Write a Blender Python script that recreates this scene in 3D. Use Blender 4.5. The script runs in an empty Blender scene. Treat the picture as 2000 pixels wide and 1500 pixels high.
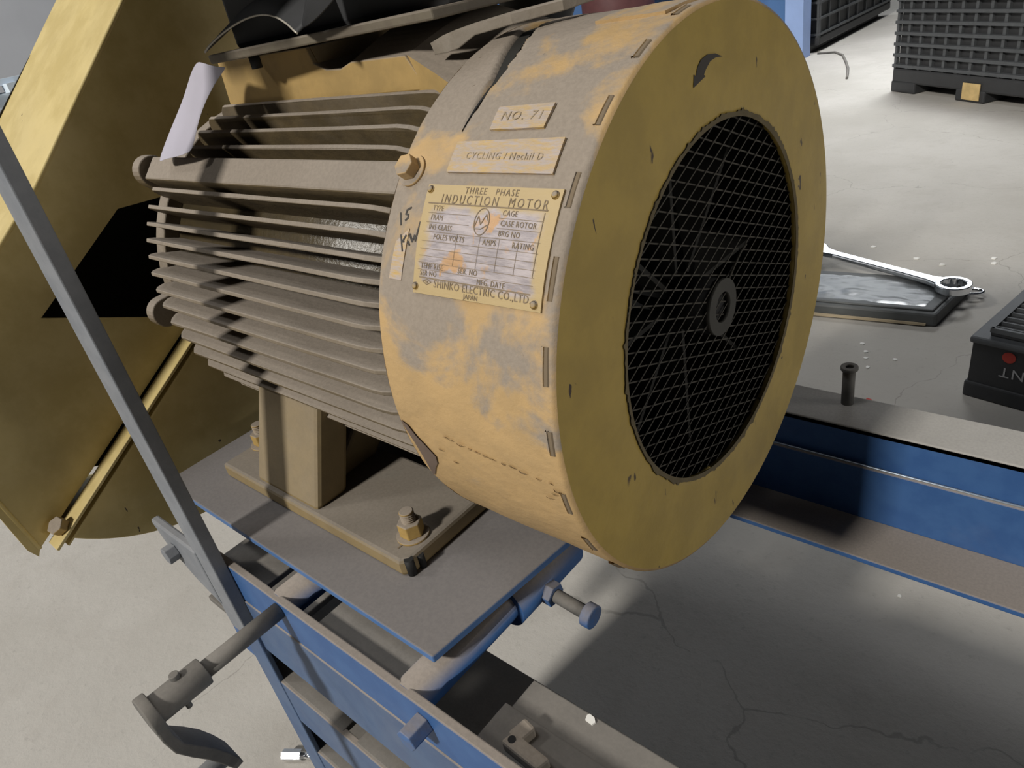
import bpy, bmesh, math, random
from mathutils import Vector, Matrix, noise as mnoise
random.seed(7)
S = bpy.context.scene
COL = S.collection
PI = math.pi
def rad(a): return a * PI / 180.0
FLOOR = -0.70

# ------------------------------------------------------------------ camera
cam_d = bpy.data.cameras.new('camera'); cam = bpy.data.objects.new('camera', cam_d); COL.objects.link(cam)
cam_d.sensor_width = 36.0
cam_d.lens = 1396.806 * 36.0 / 2000.0
cam_d.clip_start = 0.01; cam_d.clip_end = 200
cam.matrix_world = Matrix(((0.750319, -0.206946, 0.627850, 0.182637), (0.636829, 0.481129, -0.602464, -0.360685), (-0.177399, 0.851873, 0.492790, 0.193296), (0, 0, 0, 1)))
S.camera = cam

# ------------------------------------------------------------------ light
S.view_settings.view_transform = 'Standard'
S.view_settings.look = 'None'
S.view_settings.exposure = 0.0
S.view_settings.gamma = 1.0
S.view_settings.use_curve_mapping = False
w = bpy.data.worlds.new('hall'); S.world = w; w.use_nodes = True
w.node_tree.nodes['Background'].inputs[0].default_value = (0.80, 0.87, 1.0, 1)
w.node_tree.nodes['Background'].inputs[1].default_value = 0.02
def area(name, loc, target, sx, sy, power, color, shape='RECTANGLE'):
    d = bpy.data.lights.new(name, 'AREA'); d.shape = shape; d.size = sx; d.size_y = sy; d.energy = power; d.color = color
    o = bpy.data.objects.new(name, d); COL.objects.link(o); o.location = loc
    o.rotation_euler = (Vector(target) - Vector(loc)).to_track_quat('-Z', 'Y').to_euler()
    return o
KD = Vector((0.10, 1.0, -0.71)).normalized()
KEY = Vector((-0.2, 0.0, -0.1)) - KD * 12.0
area('roof_light', KEY, (-0.2, 0, -0.1), 0.95, 0.95, 1360, (1.0, 0.955, 0.885))
KD2 = Vector((0.72, 0.50, -0.86)).normalized()
area('window_light', Vector((-0.2, 0.0, -0.1)) - KD2 * 12.0, (-0.2, 0, -0.1), 1.1, 1.1, 230, (1.0, 0.97, 0.92))
KD3 = Vector((0.21, 0.19, -0.98)).normalized()
area('skylight', Vector((-0.1, 0.1, -0.1)) - KD3 * 9.0, (-0.1, 0.1, -0.1), 2.2, 2.2, 160, (0.97, 0.98, 1.0))
area('high_window', (-2.25, 7.8, 2.1), (-0.35, 1.55, -0.65), 3.6, 2.4, 75, (0.92, 0.96, 1.0))
far_fill = area('far_floor_fill', (-1.1, 5.0, 3.4), (-0.9, 4.2, -0.7), 1.2, 1.2, 46, (0.95, 0.975, 1.0)); far_fill.data.spread = rad(80)  # unseen fill added to brighten the far floor, not an actual lamp
sf_ = area('side_fill', (2.1, 0.75, 0.30), (0.0, 0.0, 0.0), 1.0, 1.0, 1.15, (1.0, 0.96, 0.9)); sf_.data.spread = rad(40)  # invented fill from the right, added to lift the cowl face

# ------------------------------------------------------------------ mesh helper
class MB:
    def __init__(s): s.v = []; s.f = []; s.sm = []
    def add(s, vs, fs, smooth=False):
        k = len(s.v); s.v += [Vector(p) for p in vs]
        for f in fs: s.f.append([k + i for i in f]); s.sm.append(smooth)
        return s
    def box(s, a, b):
        x0, y0, z0 = a; x1, y1, z1 = b
        return s.add([(x0,y0,z0),(x1,y0,z0),(x1,y1,z0),(x0,y1,z0),(x0,y0,z1),(x1,y0,z1),(x1,y1,z1),(x0,y1,z1)],
                     [(3,2,1,0),(4,5,6,7),(0,1,5,4),(1,2,6,5),(2,3,7,6),(3,0,4,7)])
    def obox(s, o, ex, ey, ez):
        o, ex, ey, ez = Vector(o), Vector(ex), Vector(ey), Vector(ez)
        p = [o, o+ex, o+ex+ey, o+ey]; p += [q+ez for q in p]
        return s.add(p, [(3,2,1,0),(4,5,6,7),(0,1,5,4),(1,2,6,5),(2,3,7,6),(3,0,4,7)])
    def ext(s, poly, d, smooth=False):
        n = len(poly); d = Vector(d); p = [Vector(q) for q in poly]
        return s.add(p + [q + d for q in p], [tuple(range(n-1,-1,-1)), tuple(range(n, 2*n))] + [(i, (i+1)%n, n+(i+1)%n, n+i) for i in range(n)], smooth)
    def rod(s, p0, p1, r, n=20, r1=None, smooth=True, cap=True, ph=0.0):
        p0, p1 = Vector(p0), Vector(p1); r1 = r if r1 is None else r1
        d = (p1-p0).normalized(); a = d.orthogonal().normalized(); b = d.cross(a)
        k = len(s.v)
        for (p, q) in ((p0, r), (p1, r1)):
            for i in range(n):
                t = 2*PI*i/n + ph; s.v.append(p + a*q*math.cos(t) + b*q*math.sin(t))
        for i in range(n):
            j = (i+1) % n; s.f.append([k+i, k+j, k+n+j, k+n+i]); s.sm.append(smooth)
        if cap:
            s.f.append([k+i for i in range(n-1,-1,-1)]); s.sm.append(False)
            s.f.append([k+n+i for i in range(n)]); s.sm.append(False)
        return s
    def pipe(s, pts, r, n=10, smooth=True):
        pts = [Vector(p) for p in pts]; k = len(s.v); m = len(pts); a = None
        for i, p in enumerate(pts):
            d = (pts[min(i+1,m-1)] - pts[max(i-1,0)]).normalized()
            a = d.orthogonal().normalized() if a is None else (a - d*a.dot(d)).normalized()
            b = d.cross(a)
            for j in range(n):
                t = 2*PI*j/n; s.v.append(p + a*r*math.cos(t) + b*r*math.sin(t))
        for i in range(m-1):
            for j in range(n):
                q = (j+1) % n; s.f.append([k+i*n+j, k+i*n+q, k+(i+1)*n+q, k+(i+1)*n+j]); s.sm.append(smooth)
        s.f.append([k+j for j in range(n-1,-1,-1)]); s.sm.append(False)
        s.f.append([k+(m-1)*n+j for j in range(n)]); s.sm.append(False)
        return s
    def tubehole(s, p0, p1, r, ri, n=32):
        """a ring: outer radius r, bore ri"""
        p0, p1 = Vector(p0), Vector(p1); d = (p1-p0).normalized(); a = d.orthogonal().normalized(); b = d.cross(a); k = len(s.v)
        for p, q in ((p0, r), (p1, r), (p1, ri), (p0, ri)):
            for i in range(n):
                t = 2*PI*i/n; s.v.append(p + a*q*math.cos(t) + b*q*math.sin(t))
        for L in range(4):
            for i in range(n):
                j = (i+1) % n; L2 = (L+1) % 4
                s.f.append([k+L*n+i, k+L*n+j, k+L2*n+j, k+L2*n+i]); s.sm.append(L in (0, 2))
        return s
    def grid(s, P, smooth=True, closed=False):
        """P[i][j] points -> quads"""
        k = len(s.v); ni, nj = len(P), len(P[0])
        for row in P: s.v += [Vector(p) for p in row]
        for i in range(ni - (0 if closed else 1)):
            for j in range(nj-1):
                i2 = (i+1) % ni
                s.f.append([k+i*nj+j, k+i2*nj+j, k+i2*nj+j+1, k+i*nj+j+1]); s.sm.append(smooth)
        return s
    def build(s, name, mat, parent=None, bevel=0.0, fix=True, solid=0.0):
        me = bpy.data.meshes.new(name)
        off = parent_loc(parent)
        me.from_pydata([tuple(p - off) for p in s.v], [], s.f)
        me.polygons.foreach_set('use_smooth', s.sm)
        if fix:
            bm = bmesh.new(); bm.from_mesh(me); bmesh.ops.recalc_face_normals(bm, faces=bm.faces); bm.to_mesh(me); bm.free()
        me.materials.append(mat)
        o = bpy.data.objects.new(name, me); COL.objects.link(o)
        if parent is not None: o.parent = parent
        if solid:
            m = o.modifiers.new('thick', 'SOLIDIFY'); m.thickness = solid; m.offset = 0
        if bevel:
            m = o.modifiers.new('edge', 'BEVEL'); m.width = bevel; m.segments = 2; m.limit_method = 'ANGLE'; m.angle_limit = rad(50)
        return o
def parent_loc(p):
    v = Vector((0, 0, 0))
    while p is not None: v = v + Vector(p.location); p = p.parent
    return v
def tag(o, label, cat, group=None):
    o['label'] = label; o['category'] = cat
    if group: o['group'] = group
    return o
def thing(name, loc, label, cat, group=None):
    o = bpy.data.objects.new(name, None); COL.objects.link(o); o.location = loc; o.empty_display_size = 0.05
    return tag(o, label, cat, group)

# ------------------------------------------------------------------ materials
def new_mat(name):
    m = bpy.data.materials.new(name); m.use_nodes = True; nt = m.node_tree
    return m, nt, nt.nodes['Principled BSDF']
class N:
    def __init__(s, nt): s.nt = nt
    def n(s, t, **k):
        x = s.nt.nodes.new(t)
        for a, b in k.items(): setattr(x, a, b)
        return x
    def l(s, a, b): s.nt.links.new(a, b)
    def val(s, x, sock):
        if isinstance(x, (int, float)): sock.default_value = x
        else: s.l(x, sock)
    def math(s, op, a, b=0.0, c=0.0, clamp=False):
        x = s.n('ShaderNodeMath', operation=op); x.use_clamp = clamp
        s.val(a, x.inputs[0]); s.val(b, x.inputs[1]); s.val(c, x.inputs[2]); return x.outputs[0]
    def noise(s, vec, scale, detail=4.0, rough=0.55, dist=0.0):
        x = s.n('ShaderNodeTexNoise'); s.l(vec, x.inputs['Vector']); x.inputs['Scale'].default_value = scale
        x.inputs['Detail'].default_value = detail; x.inputs['Roughness'].default_value = rough; x.inputs['Distortion'].default_value = dist
        return x.outputs['Fac']
    def ramp(s, f, a, b):
        x = s.n('ShaderNodeMapRange'); x.interpolation_type = 'SMOOTHSTEP'; s.l(f, x.inputs[0]); x.inputs[1].default_value = a; x.inputs[2].default_value = b
        return x.outputs[0]
    def mix(s, f, a, b):
        x = s.n('ShaderNodeMix', data_type='RGBA'); s.val(f, x.inputs[0])
        for q, k in ((a, 6), (b, 7)):
            if isinstance(q, tuple): x.inputs[k].default_value = (*q, 1)
            else: s.l(q, x.inputs[k])
        return x.outputs[2]
DUST = (0.262, 0.226, 0.188)
def paint(name, c1, c2, dust=DUST, up=0.5, base=0.0, nscale=9.0, rough=0.55, drough=0.95, chip=0.0, chipcol=(0.07,0.05,0.035), bump=0.15, bscale=160.0, metal=0.0, stretch=(1,1,1), amp=1.2, patch=None, spec=0.35, sharp=None):
    """worn paint: two tones by noise, dust lying on faces that look upward, small chips"""
    m, nt, b = new_mat(name); g = N(nt)
    tc = g.n('ShaderNodeTexCoord'); mp = g.n('ShaderNodeMapping'); mp.inputs['Scale'].default_value = stretch; g.l(tc.outputs['Object'], mp.inputs['Vector']); v = mp.outputs['Vector']
    geo = g.n('ShaderNodeNewGeometry'); sep = g.n('ShaderNodeSeparateXYZ'); g.l(geo.outputs['Normal'], sep.inputs[0])
    n1 = g.noise(v, nscale, 6, 0.6, 0.4); n2 = g.noise(v, nscale*3.1, 6, 0.65)
    col = g.mix(g.ramp(n2, 0.35, 0.65), c1, c2)
    if patch: col = g.mix(g.ramp(g.noise(v, patch[1], 5, 0.6, 0.8), patch[2], patch[2]+0.05), col, patch[0])
    f = g.math('MULTIPLY', sep.outputs['Z'], up)
    f = g.math('ADD', f, base)
    f = g.math('ADD', f, g.math('MULTIPLY', g.math('SUBTRACT', n1, 0.5), amp), clamp=True)
    if sharp: f = g.ramp(f, sharp[0], sharp[1])
    f = g.math('SMOOTH_MIN', f, 0.96, 0.15)
    fine = g.noise(v, 420.0, 3, 0.6)
    dcol = g.mix(g.ramp(fine, 0.3, 0.7), tuple(x*0.93 for x in dust), tuple(min(1, x*1.06) for x in dust))
    c = g.mix(f, col, dcol)
    if chip > 0:
        mc = g.n('ShaderNodeMapping'); mc.inputs['Scale'].default_value = (1.0, 1.0, 0.42); g.l(tc.outputs['Object'], mc.inputs['Vector']); vch = mc.outputs['Vector']
        k = g.ramp(g.noise(vch, 85.0, 3, 0.5, 0.5), 0.76 - chip*0.08, 0.78 - chip*0.08)
        c = g.mix(k, c, chipcol)
    g.l(c, b.inputs['Base Color'])
    r = g.math('MULTIPLY_ADD', f, drough - rough, rough, clamp=True); g.l(r, b.inputs['Roughness'])
    b.inputs['Metallic'].default_value = metal
    b.inputs['Specular IOR Level'].default_value = spec
    if bump:
        bp = g.n('ShaderNodeBump'); bp.inputs['Strength'].default_value = bump; bp.inputs['Distance'].default_value = 0.001
        h = g.math('ADD', g.noise(v, bscale, 5, 0.65), g.math('MULTIPLY', n2, 1.5)); g.l(h, bp.inputs['Height']); g.l(bp.outputs['Normal'], b.inputs['Normal'])
    return m
def plain(name, c, rough=0.6, metal=0.0, var=0.15, nscale=30.0, bump=0.0, spec=0.4):
    m, nt, b = new_mat(name); g = N(nt); tc = g.n('ShaderNodeTexCoord'); v = tc.outputs['Object']
    n1 = g.noise(v, nscale, 5, 0.6)
    g.l(g.mix(n1, tuple(x*(1-var) for x in c), tuple(min(1, x*(1+var)) for x in c)), b.inputs['Base Color'])
    b.inputs['Roughness'].default_value = rough; b.inputs['Metallic'].default_value = metal; b.inputs['Specular IOR Level'].default_value = spec
    if bump:
        bp = g.n('ShaderNodeBump'); bp.inputs['Strength'].default_value = bump; bp.inputs['Distance'].default_value = 0.002; g.l(n1, bp.inputs['Height']); g.l(bp.outputs['Normal'], b.inputs['Normal'])
    return m

YEL = (0.46, 0.31, 0.145)
M = {}
M['cowl'] = paint('cowl_paint', YEL, (0.41,0.28,0.135), up=0.66, base=0.13, nscale=13, chip=0.45, bump=0.5, amp=3.4, sharp=(0.25,0.65), chipcol=(0.15,0.115,0.085))
M['face'] = paint('cowl_face_paint', (0.44,0.315,0.08), (0.37,0.265,0.07), up=0.2, base=-0.05, nscale=7, chip=0.75, amp=0.5, rough=0.42, bump=0.2)
M['fin'] = paint('fin_dust', (0.135,0.10,0.05), (0.10,0.075,0.04), up=0.9, base=0.42, nscale=18, amp=0.7, bump=0.35, bscale=120, rough=0.6)
M['body'] = paint('stator_gloss', (0.055,0.043,0.024), (0.08,0.06,0.03), up=0.25, base=-0.15, nscale=14, amp=0.5, rough=0.3, bump=0.6, bscale=230, spec=0.6)
M['boss'] = paint('boss_paint', (0.42,0.285,0.11), (0.35,0.24,0.095), up=1.3, base=-0.02, nscale=12, amp=0.5, bump=0.2)
M['foot'] = paint('foot_paint', (0.27,0.20,0.095), (0.235,0.175,0.085), dust=(0.20,0.175,0.145), up=1.1, base=0.12, nscale=14, amp=0.6, patch=((0.16,0.20,0.13), 9.0, 0.60))
M['guard'] = paint('guard_paint', (0.61,0.49,0.215), (0.50,0.39,0.15), dust=(0.30,0.25,0.16), up=0.15, base=0.02, nscale=6, amp=0.9, chip=0.15, rough=0.42, bump=0.12)
M['blue'] = paint('blue_paint', (0.035,0.095,0.25), (0.045,0.115,0.28), up=1.6, base=-0.02, nscale=12, amp=0.5, rough=0.5, bump=0.1)
M['bluelite'] = paint('blue_dusty', (0.055,0.10,0.20), (0.07,0.12,0.22), up=1.4, base=0.08, nscale=10, amp=0.5, rough=0.6)
M['plate'] = paint('slide_plate_dust', (0.07,0.16,0.36), (0.09,0.18,0.38), dust=(0.175,0.158,0.142), up=1.6, base=-0.1, nscale=12, amp=0.4, rough=0.5)
M['steel'] = paint('dusty_dark_steel', (0.10,0.10,0.095), (0.14,0.135,0.125), dust=(0.22,0.20,0.175), up=0.5, base=0.1, nscale=16, amp=0.5, rough=0.6, bump=0.2)
M['bar'] = paint('grey_bar', (0.16,0.175,0.20), (0.20,0.215,0.24), dust=(0.27,0.265,0.26), up=0.4, base=0.15, nscale=14, amp=0.5, rough=0.6)
M['chisel'] = paint('dusty_flat_steel', (0.22,0.19,0.15), (0.27,0.24,0.20), dust=(0.33,0.285,0.235), up=0.7, base=0.25, nscale=22, amp=0.7, rough=0.7, bump=0.3)
M['chantop'] = paint('channel_top_dust', (0.36,0.35,0.33), (0.30,0.29,0.27), dust=(0.40,0.385,0.36), up=0.8, base=0.0, nscale=14, amp=1.0)
M['nut'] = paint('yellow_nut', (0.42,0.28,0.09), (0.36,0.24,0.08), up=1.4, base=0.0, nscale=30, amp=0.5)
M['mark'] = plain('marker_ink', (0.055,0.05,0.045), 0.8)
M['ink2'] = plain('faint_lettering', (0.30,0.235,0.155), 0.7, var=0.3, nscale=300)
M['ink'] = plain('plate_lettering', (0.20,0.15,0.095), 0.7, var=0.3, nscale=300)
M['slot'] = plain('slot_dirt', (0.17,0.13,0.085), 0.9)
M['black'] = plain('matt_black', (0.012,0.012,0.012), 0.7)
M['mesh'] = plain('expanded_mesh_dust', (0.055,0.05,0.04), 0.8, var=0.4, nscale=60)
M['hub'] = plain('hub_ring_dust', (0.045,0.043,0.037), 0.7, var=0.3)
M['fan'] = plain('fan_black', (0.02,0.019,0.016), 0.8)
M['box'] = plain('terminal_box_black', (0.030,0.031,0.033), 0.65, var=0.4, nscale=12)
M['boxbar'] = paint('terminal_flange_dust', (0.12,0.10,0.075), (0.15,0.13,0.095), up=0.8, base=0.0, nscale=18, amp=0.6)
M['edge'] = plain('worn_edge', (0.45,0.42,0.36), 0.5, 0.3)
M['paper'] = plain('paper_tape', (0.40,0.385,0.45), 0.85, var=0.08, nscale=40)
M['chrome'] = plain('chrome', (0.85,0.87,0.9), 0.16, 1.0, var=0.03)
M['plastic'] = plain('black_plastic', (0.035,0.036,0.038), 0.55, var=0.25)
M['plasticrib'] = plain('black_plastic_rib', (0.075,0.08,0.085), 0.5, var=0.25)
M['case'] = plain('grey_case', (0.085,0.09,0.09), 0.55, var=0.25)
M['red'] = plain('red_print', (0.42,0.05,0.035), 0.7)
M['white'] = plain('pale_print', (0.42,0.42,0.42), 0.7)
M['chip'] = plain('white_chip', (0.75,0.74,0.70), 0.8)
M['card'] = plain('cardboard', (0.45,0.37,0.25), 0.9)
M['label'] = plain('pallet_label', (0.55,0.40,0.18), 0.8, var=0.5, nscale=22)
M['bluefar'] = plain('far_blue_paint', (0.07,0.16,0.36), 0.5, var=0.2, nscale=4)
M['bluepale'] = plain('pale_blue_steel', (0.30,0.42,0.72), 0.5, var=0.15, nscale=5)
M['redfar'] = plain('dark_red_paint', (0.10,0.035,0.035), 0.6, var=0.3)
M['wall'] = plain('grey_wall', (0.62,0.64,0.68), 0.9, var=0.15, nscale=1.5)
M['sheet'] = plain('pale_blue_panel', (0.75,0.85,1.0), 0.6, var=0.1, nscale=6)
M['bluebolt'] = paint('blue_bolt', (0.05,0.13,0.32), (0.08,0.12,0.22), up=0.6, base=0.0, nscale=30)

def mat_floor():
    m, nt, b = new_mat('concrete'); g = N(nt); tc = g.n('ShaderNodeTexCoord'); v = tc.outputs['Object']
    n1 = g.noise(v, 1.3, 6, 0.6); n2 = g.noise(v, 9.0, 8, 0.7); n3 = g.noise(v, 70.0, 6, 0.7)
    c = g.mix(g.ramp(n1, 0.3, 0.7), (0.40,0.38,0.345), (0.49,0.47,0.435))
    c = g.mix(g.math('MULTIPLY', g.ramp(n2, 0.45, 0.72), 0.5), c, (0.40,0.375,0.34))
    c = g.mix(g.math('MULTIPLY', g.ramp(n3, 0.55, 0.75), 0.5), c, (0.30,0.285,0.26))
    # hairline cracks
    nz = g.n('ShaderNodeTexNoise'); g.l(v, nz.inputs['Vector']); nz.inputs['Scale'].default_value = 3.5; nz.inputs['Detail'].default_value = 6
    vm = g.n('ShaderNodeVectorMath', operation='MULTIPLY_ADD'); g.l(nz.outputs['Color'], vm.inputs[0]); vm.inputs[1].default_value = (0.28,0.28,0.0); g.l(v, vm.inputs[2])
    vo = g.n('ShaderNodeTexVoronoi', feature='DISTANCE_TO_EDGE'); vo.inputs['Scale'].default_value = 1.25; g.l(vm.outputs[0], vo.inputs['Vector'])
    k = g.ramp(vo.outputs['Distance'], 0.0022, 0.0006)
    k = g.math('MULTIPLY', k, g.ramp(n2, 0.38, 0.5))
    c = g.mix(g.math('MULTIPLY', k, 0.45), c, (0.2,0.19,0.17))
    g.l(c, b.inputs['Base Color']); b.inputs['Roughness'].default_value = 0.9; b.inputs['Specular IOR Level'].default_value = 0.12
    bp = g.n('ShaderNodeBump'); bp.inputs['Strength'].default_value = 0.35; bp.inputs['Distance'].default_value = 0.006
    g.l(g.math('ADD', n2, g.math('MULTIPLY', n3, 0.5)), bp.inputs['Height']); g.l(bp.outputs['Normal'], b.inputs['Normal'])
    return m
M['floor'] = mat_floor()
def mat_rating():
    m, nt, b = new_mat('worn_rating_plate'); g = N(nt); tc = g.n('ShaderNodeTexCoord'); v = tc.outputs['Object']
    mp = g.n('ShaderNodeMapping'); mp.inputs['Scale'].default_value = (1.0, 6.0, 6.0); g.l(v, mp.inputs['Vector'])
    gen = g.n('ShaderNodeSeparateXYZ'); g.l(tc.outputs['Generated'], gen.inputs[0])
    sc = g.noise(mp.outputs['Vector'], 60.0, 5, 0.7); n1 = g.noise(v, 45.0, 5, 0.6, 0.6); n2 = g.noise(v, 70.0, 4, 0.6, 0.3)
    # bare metal where the middle was scraped clean; paint kept near the border
    ax = g.math('ABSOLUTE', g.math('SUBTRACT', gen.outputs['X'], 0.5)); az = g.math('ABSOLUTE', g.math('SUBTRACT', gen.outputs['Z'], 0.47))
    e = g.math('MAXIMUM', ax, g.math('MULTIPLY', az, 1.25))
    bare = g.ramp(g.math('ADD', e, g.math('MULTIPLY', g.math('SUBTRACT', n1, 0.5), 0.35)), 0.45, 0.36)
    silver = g.mix(g.ramp(sc, 0.35, 0.65), (0.29,0.26,0.27), (0.43,0.385,0.39))
    gold = g.mix(n1, (0.46,0.345,0.17), (0.38,0.29,0.15))
    silver = g.mix(g.math('MULTIPLY', g.ramp(n2, 0.56, 0.64), 0.75), silver, (0.50,0.28,0.10))
    g.l(g.mix(bare, gold, silver), b.inputs['Base Color'])
    g.l(g.math('MULTIPLY', bare, 0.35), b.inputs['Metallic']); g.l(g.math('MULTIPLY_ADD', sc, 0.5, 0.28), b.inputs['Roughness'])
    bp = g.n('ShaderNodeBump'); bp.inputs['Strength'].default_value = 0.35; bp.inputs['Distance'].default_value = 0.0006; g.l(g.math('ADD', sc, n1), bp.inputs['Height']); g.l(bp.outputs['Normal'], b.inputs['Normal'])
    return m
M['rating'] = mat_rating()
M['smallplate'] = paint('painted_small_plate', (0.50,0.34,0.13), (0.42,0.36,0.33), dust=(0.34,0.30,0.27), up=0.3, base=0.05, nscale=40, amp=1.4, bump=0.4, bscale=260, stretch=(1,4,4), rough=0.45)
def mat_film():
    m = bpy.data.materials.new('clear_film'); m.use_nodes = True; nt = m.node_tree; g = N(nt)
    nt.nodes.remove(nt.nodes['Principled BSDF']); out = nt.nodes['Material Output']
    t = g.n('ShaderNodeBsdfTransparent'); t.inputs[0].default_value = (0.93,0.95,0.96,1); gl = g.n('ShaderNodeBsdfGlossy'); gl.inputs['Roughness'].default_value = 0.25
    fr = g.n('ShaderNodeFresnel'); fr.inputs[0].default_value = 1.5; mx = g.n('ShaderNodeMixShader')
    f = g.math('MULTIPLY_ADD', fr.outputs[0], 0.14, 0.01); g.l(f, mx.inputs[0]); g.l(t.outputs[0], mx.inputs[1]); g.l(gl.outputs[0], mx.inputs[2]); g.l(mx.outputs[0], out.inputs['Surface'])
    return m
M['film'] = mat_film()

# ------------------------------------------------------------------ small builders
def hexbolt(parent, p, d, rw, rh, hh, mat, name='bolt', washer=True, stud=0.0, ph=0.3, wmat=None):
    """washer + hexagon head on point p looking along d (+ a threaded stud end)"""
    p, d = Vector(p), Vector(d).normalized()
    o = MB().rod(p, p + d*hh, rh, 6, smooth=False, ph=ph).build(name, mat, parent, bevel=rh*0.08)
    return o, p, d
def bolt_set(parent, p, d, rw, rh, hh, mat, stud=0.0, name='bolt', ph=0.3):
    p, d = Vector(p), Vector(d).normalized()
    tw = rw*0.16
    h = MB().rod(p + d*tw*0.9, p + d*(tw + hh), rh, 6, smooth=False, ph=ph).build(name, mat, parent, bevel=rh*0.08)
    if rw: MB().rod(p - d*0.0005, p + d*tw, rw, 28).build('washer', mat, parent)
    if stud:
        a = MB(); q = p + d*(tw + hh - 0.001); n = 6
        for i in range(n):
            s0 = q + d*stud*i/n; s1 = q + d*stud*(i+0.5)/n; s2 = q + d*stud*(i+1)/n
            a.rod(s0, s1, rh*0.50, 18, rh*0.58, cap=False); a.rod(s1, s2, rh*0.58, 18, rh*0.50, cap=(i == n-1))
        a.build('stud', mat, parent, fix=False)
    return h
def text_geo(body, size, align='CENTER', space=1.0):
    cu = bpy.data.curves.new('t', 'FONT'); cu.body = body; cu.size = size; cu.align_x = align; cu.align_y = 'CENTER'; cu.space_character = space; cu.resolution_u = 2
    ob = bpy.data.objects.new('t', cu); COL.objects.link(ob)
    dg = bpy.context.evaluated_depsgraph_get(); me = bpy.data.meshes.new_from_object(ob.evaluated_get(dg))
    vs = [tuple(v.co) for v in me.vertices]; fs = [tuple(p.vertices) for p in me.polygons]
    bpy.data.objects.remove(ob); bpy.data.meshes.remove(me); bpy.data.curves.remove(cu)
    return vs, fs
RC = 0.165
def cp(x, th, r=RC):
    t = rad(th); return Vector((x, -r*math.cos(t), r*math.sin(t)))
DEG = 180/PI/RC
def cyl_text(mb, body, size, x, th, r, align='CENTER', space=1.0, sx=1.0, sy=1.0):
    vs, fs = text_geo(body, size, align, space)
    mb.add([cp(x + a*sx, th + b*sy*DEG, r) for a, b, _ in vs], fs)
def ribbon(mb, pts, wd, f):
    """flat stroke: pts in 2-D, mapped by f(s,t)"""
    for (a, b) in zip(pts[:-1], pts[1:]):
        a, b = Vector(a), Vector(b); d = (b-a).normalized(); n = Vector((-d.y, d.x))*wd/2; a2 = a - d*wd*0.3; b2 = b + d*wd*0.3
        k = max(1, int((b2-a2).length/0.004)); P = []
        for i in range(k+1):
            q = a2.lerp(b2, i/k); P.append([f(*(q+n)), f(*(q-n))])
        mb.grid(P, smooth=False)

# ================================================================== SETTING
f_ = MB(); f_.add([(-9,-5,FLOOR),(5,-5,FLOOR),(5,10,FLOOR),(-9,10,FLOOR)], [(0,1,2,3)])
fl = f_.build('floor', M['floor'], fix=False); fl['kind'] = 'structure'
wl = MB().box((-9.2,-5,FLOOR), (-9.0,10,3.5)).build('wall_left', M['wall']); wl['kind'] = 'structure'

# ================================================================== MOTOR
motor = thing('electric_motor', (-0.28, 0, -0.172), 'large dusty yellow finned electric motor with round fan cowl and rating plate', 'motor')
# --- fan cowl: sheet drum with a gap under its rear band
RH = 0.1074
def groove(x, th):
    """depth of the gap left under the rear band of the drum"""
    if 51.5 < th < 100:
        k = (th-51.5)/48.5; wd = 0.0125*min(1, k*2.2); c = -0.0845 - 0.011*max(0, (th-64)/13.0)**1.3 if th > 64 else -0.0845
        c = max(c, -0.105)
        u = (x-c)/max(wd/2, 1e-4)
        if abs(u) < 1: return 0.009*min(1, k*3)*(1.0 if u > -0.15 else max(0.0, 1-(abs(u)-0.15)/0.85))
    return 0.0
def dent(x, th):
    c, s_ = math.cos(rad(th)), math.sin(rad(th))
    return 0.00056*mnoise.noise(Vector((x*26, c*4.1, s_*4.1))) + 0.0002*mnoise.noise(Vector((x*120, c*17, s_*17)))
xs = [-0.118 + 0.116*i/80 for i in range(81)]
NA = 300
P = []
for i in range(NA):
    th = -180 + 360*i/NA; row = []
    for x in xs:
        row.append(cp(x, th, RC + dent(x, th) - groove(x, th)))
    row.append(cp(-0.0006, th, RC - 0.0006)); row.append(cp(0.0, th, RC - 0.0022))
    P.append(row)
cw = MB().grid(P, closed=True)
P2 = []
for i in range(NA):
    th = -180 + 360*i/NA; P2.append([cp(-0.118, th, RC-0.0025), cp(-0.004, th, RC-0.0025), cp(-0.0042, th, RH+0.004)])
RI = [[cp(-0.118, -180+360*i/NA, RC), cp(-0.1185, -180+360*i/NA, RC-0.001), cp(-0.118, -180+360*i/NA, RC-0.0025)] for i in range(NA)]
cw.grid(RI, closed=True)
MB().grid(P2, closed=True).build('cowl_inside_shade', M['fan'], motor, fix=False)  # inner face of the painted cowl, coloured near black as interior shade
cowl = cw.build('fan_cowl', M['cowl'], motor, fix=False)
P = []
for i in range(NA):
    th = -180 + 360*i/NA; rg = RH + 0.0011*mnoise.noise(Vector((math.cos(rad(th))*9, math.sin(rad(th))*9, 1.0))) + 0.0009*mnoise.noise(Vector((math.cos(rad(th))*34, math.sin(rad(th))*34, 5.0)))
    wv = 0.0005*mnoise.noise(Vector((math.cos(rad(th))*3, math.sin(rad(th))*3, 9.0)))
    P.append([cp(0.0, th, RC-0.0022), cp(wv, th, RC-0.012), cp(0.0006+wv, th, 0.5*(RC+RH)), cp(0.0003, th, rg+0.004), cp(0.0, th, rg), cp(-0.0015, th, rg-0.0004), cp(-0.0035, th, rg+0.0006)])
cf = MB().grid(P, closed=True).build('cowl_face', M['face'], motor, fix=False)
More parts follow.
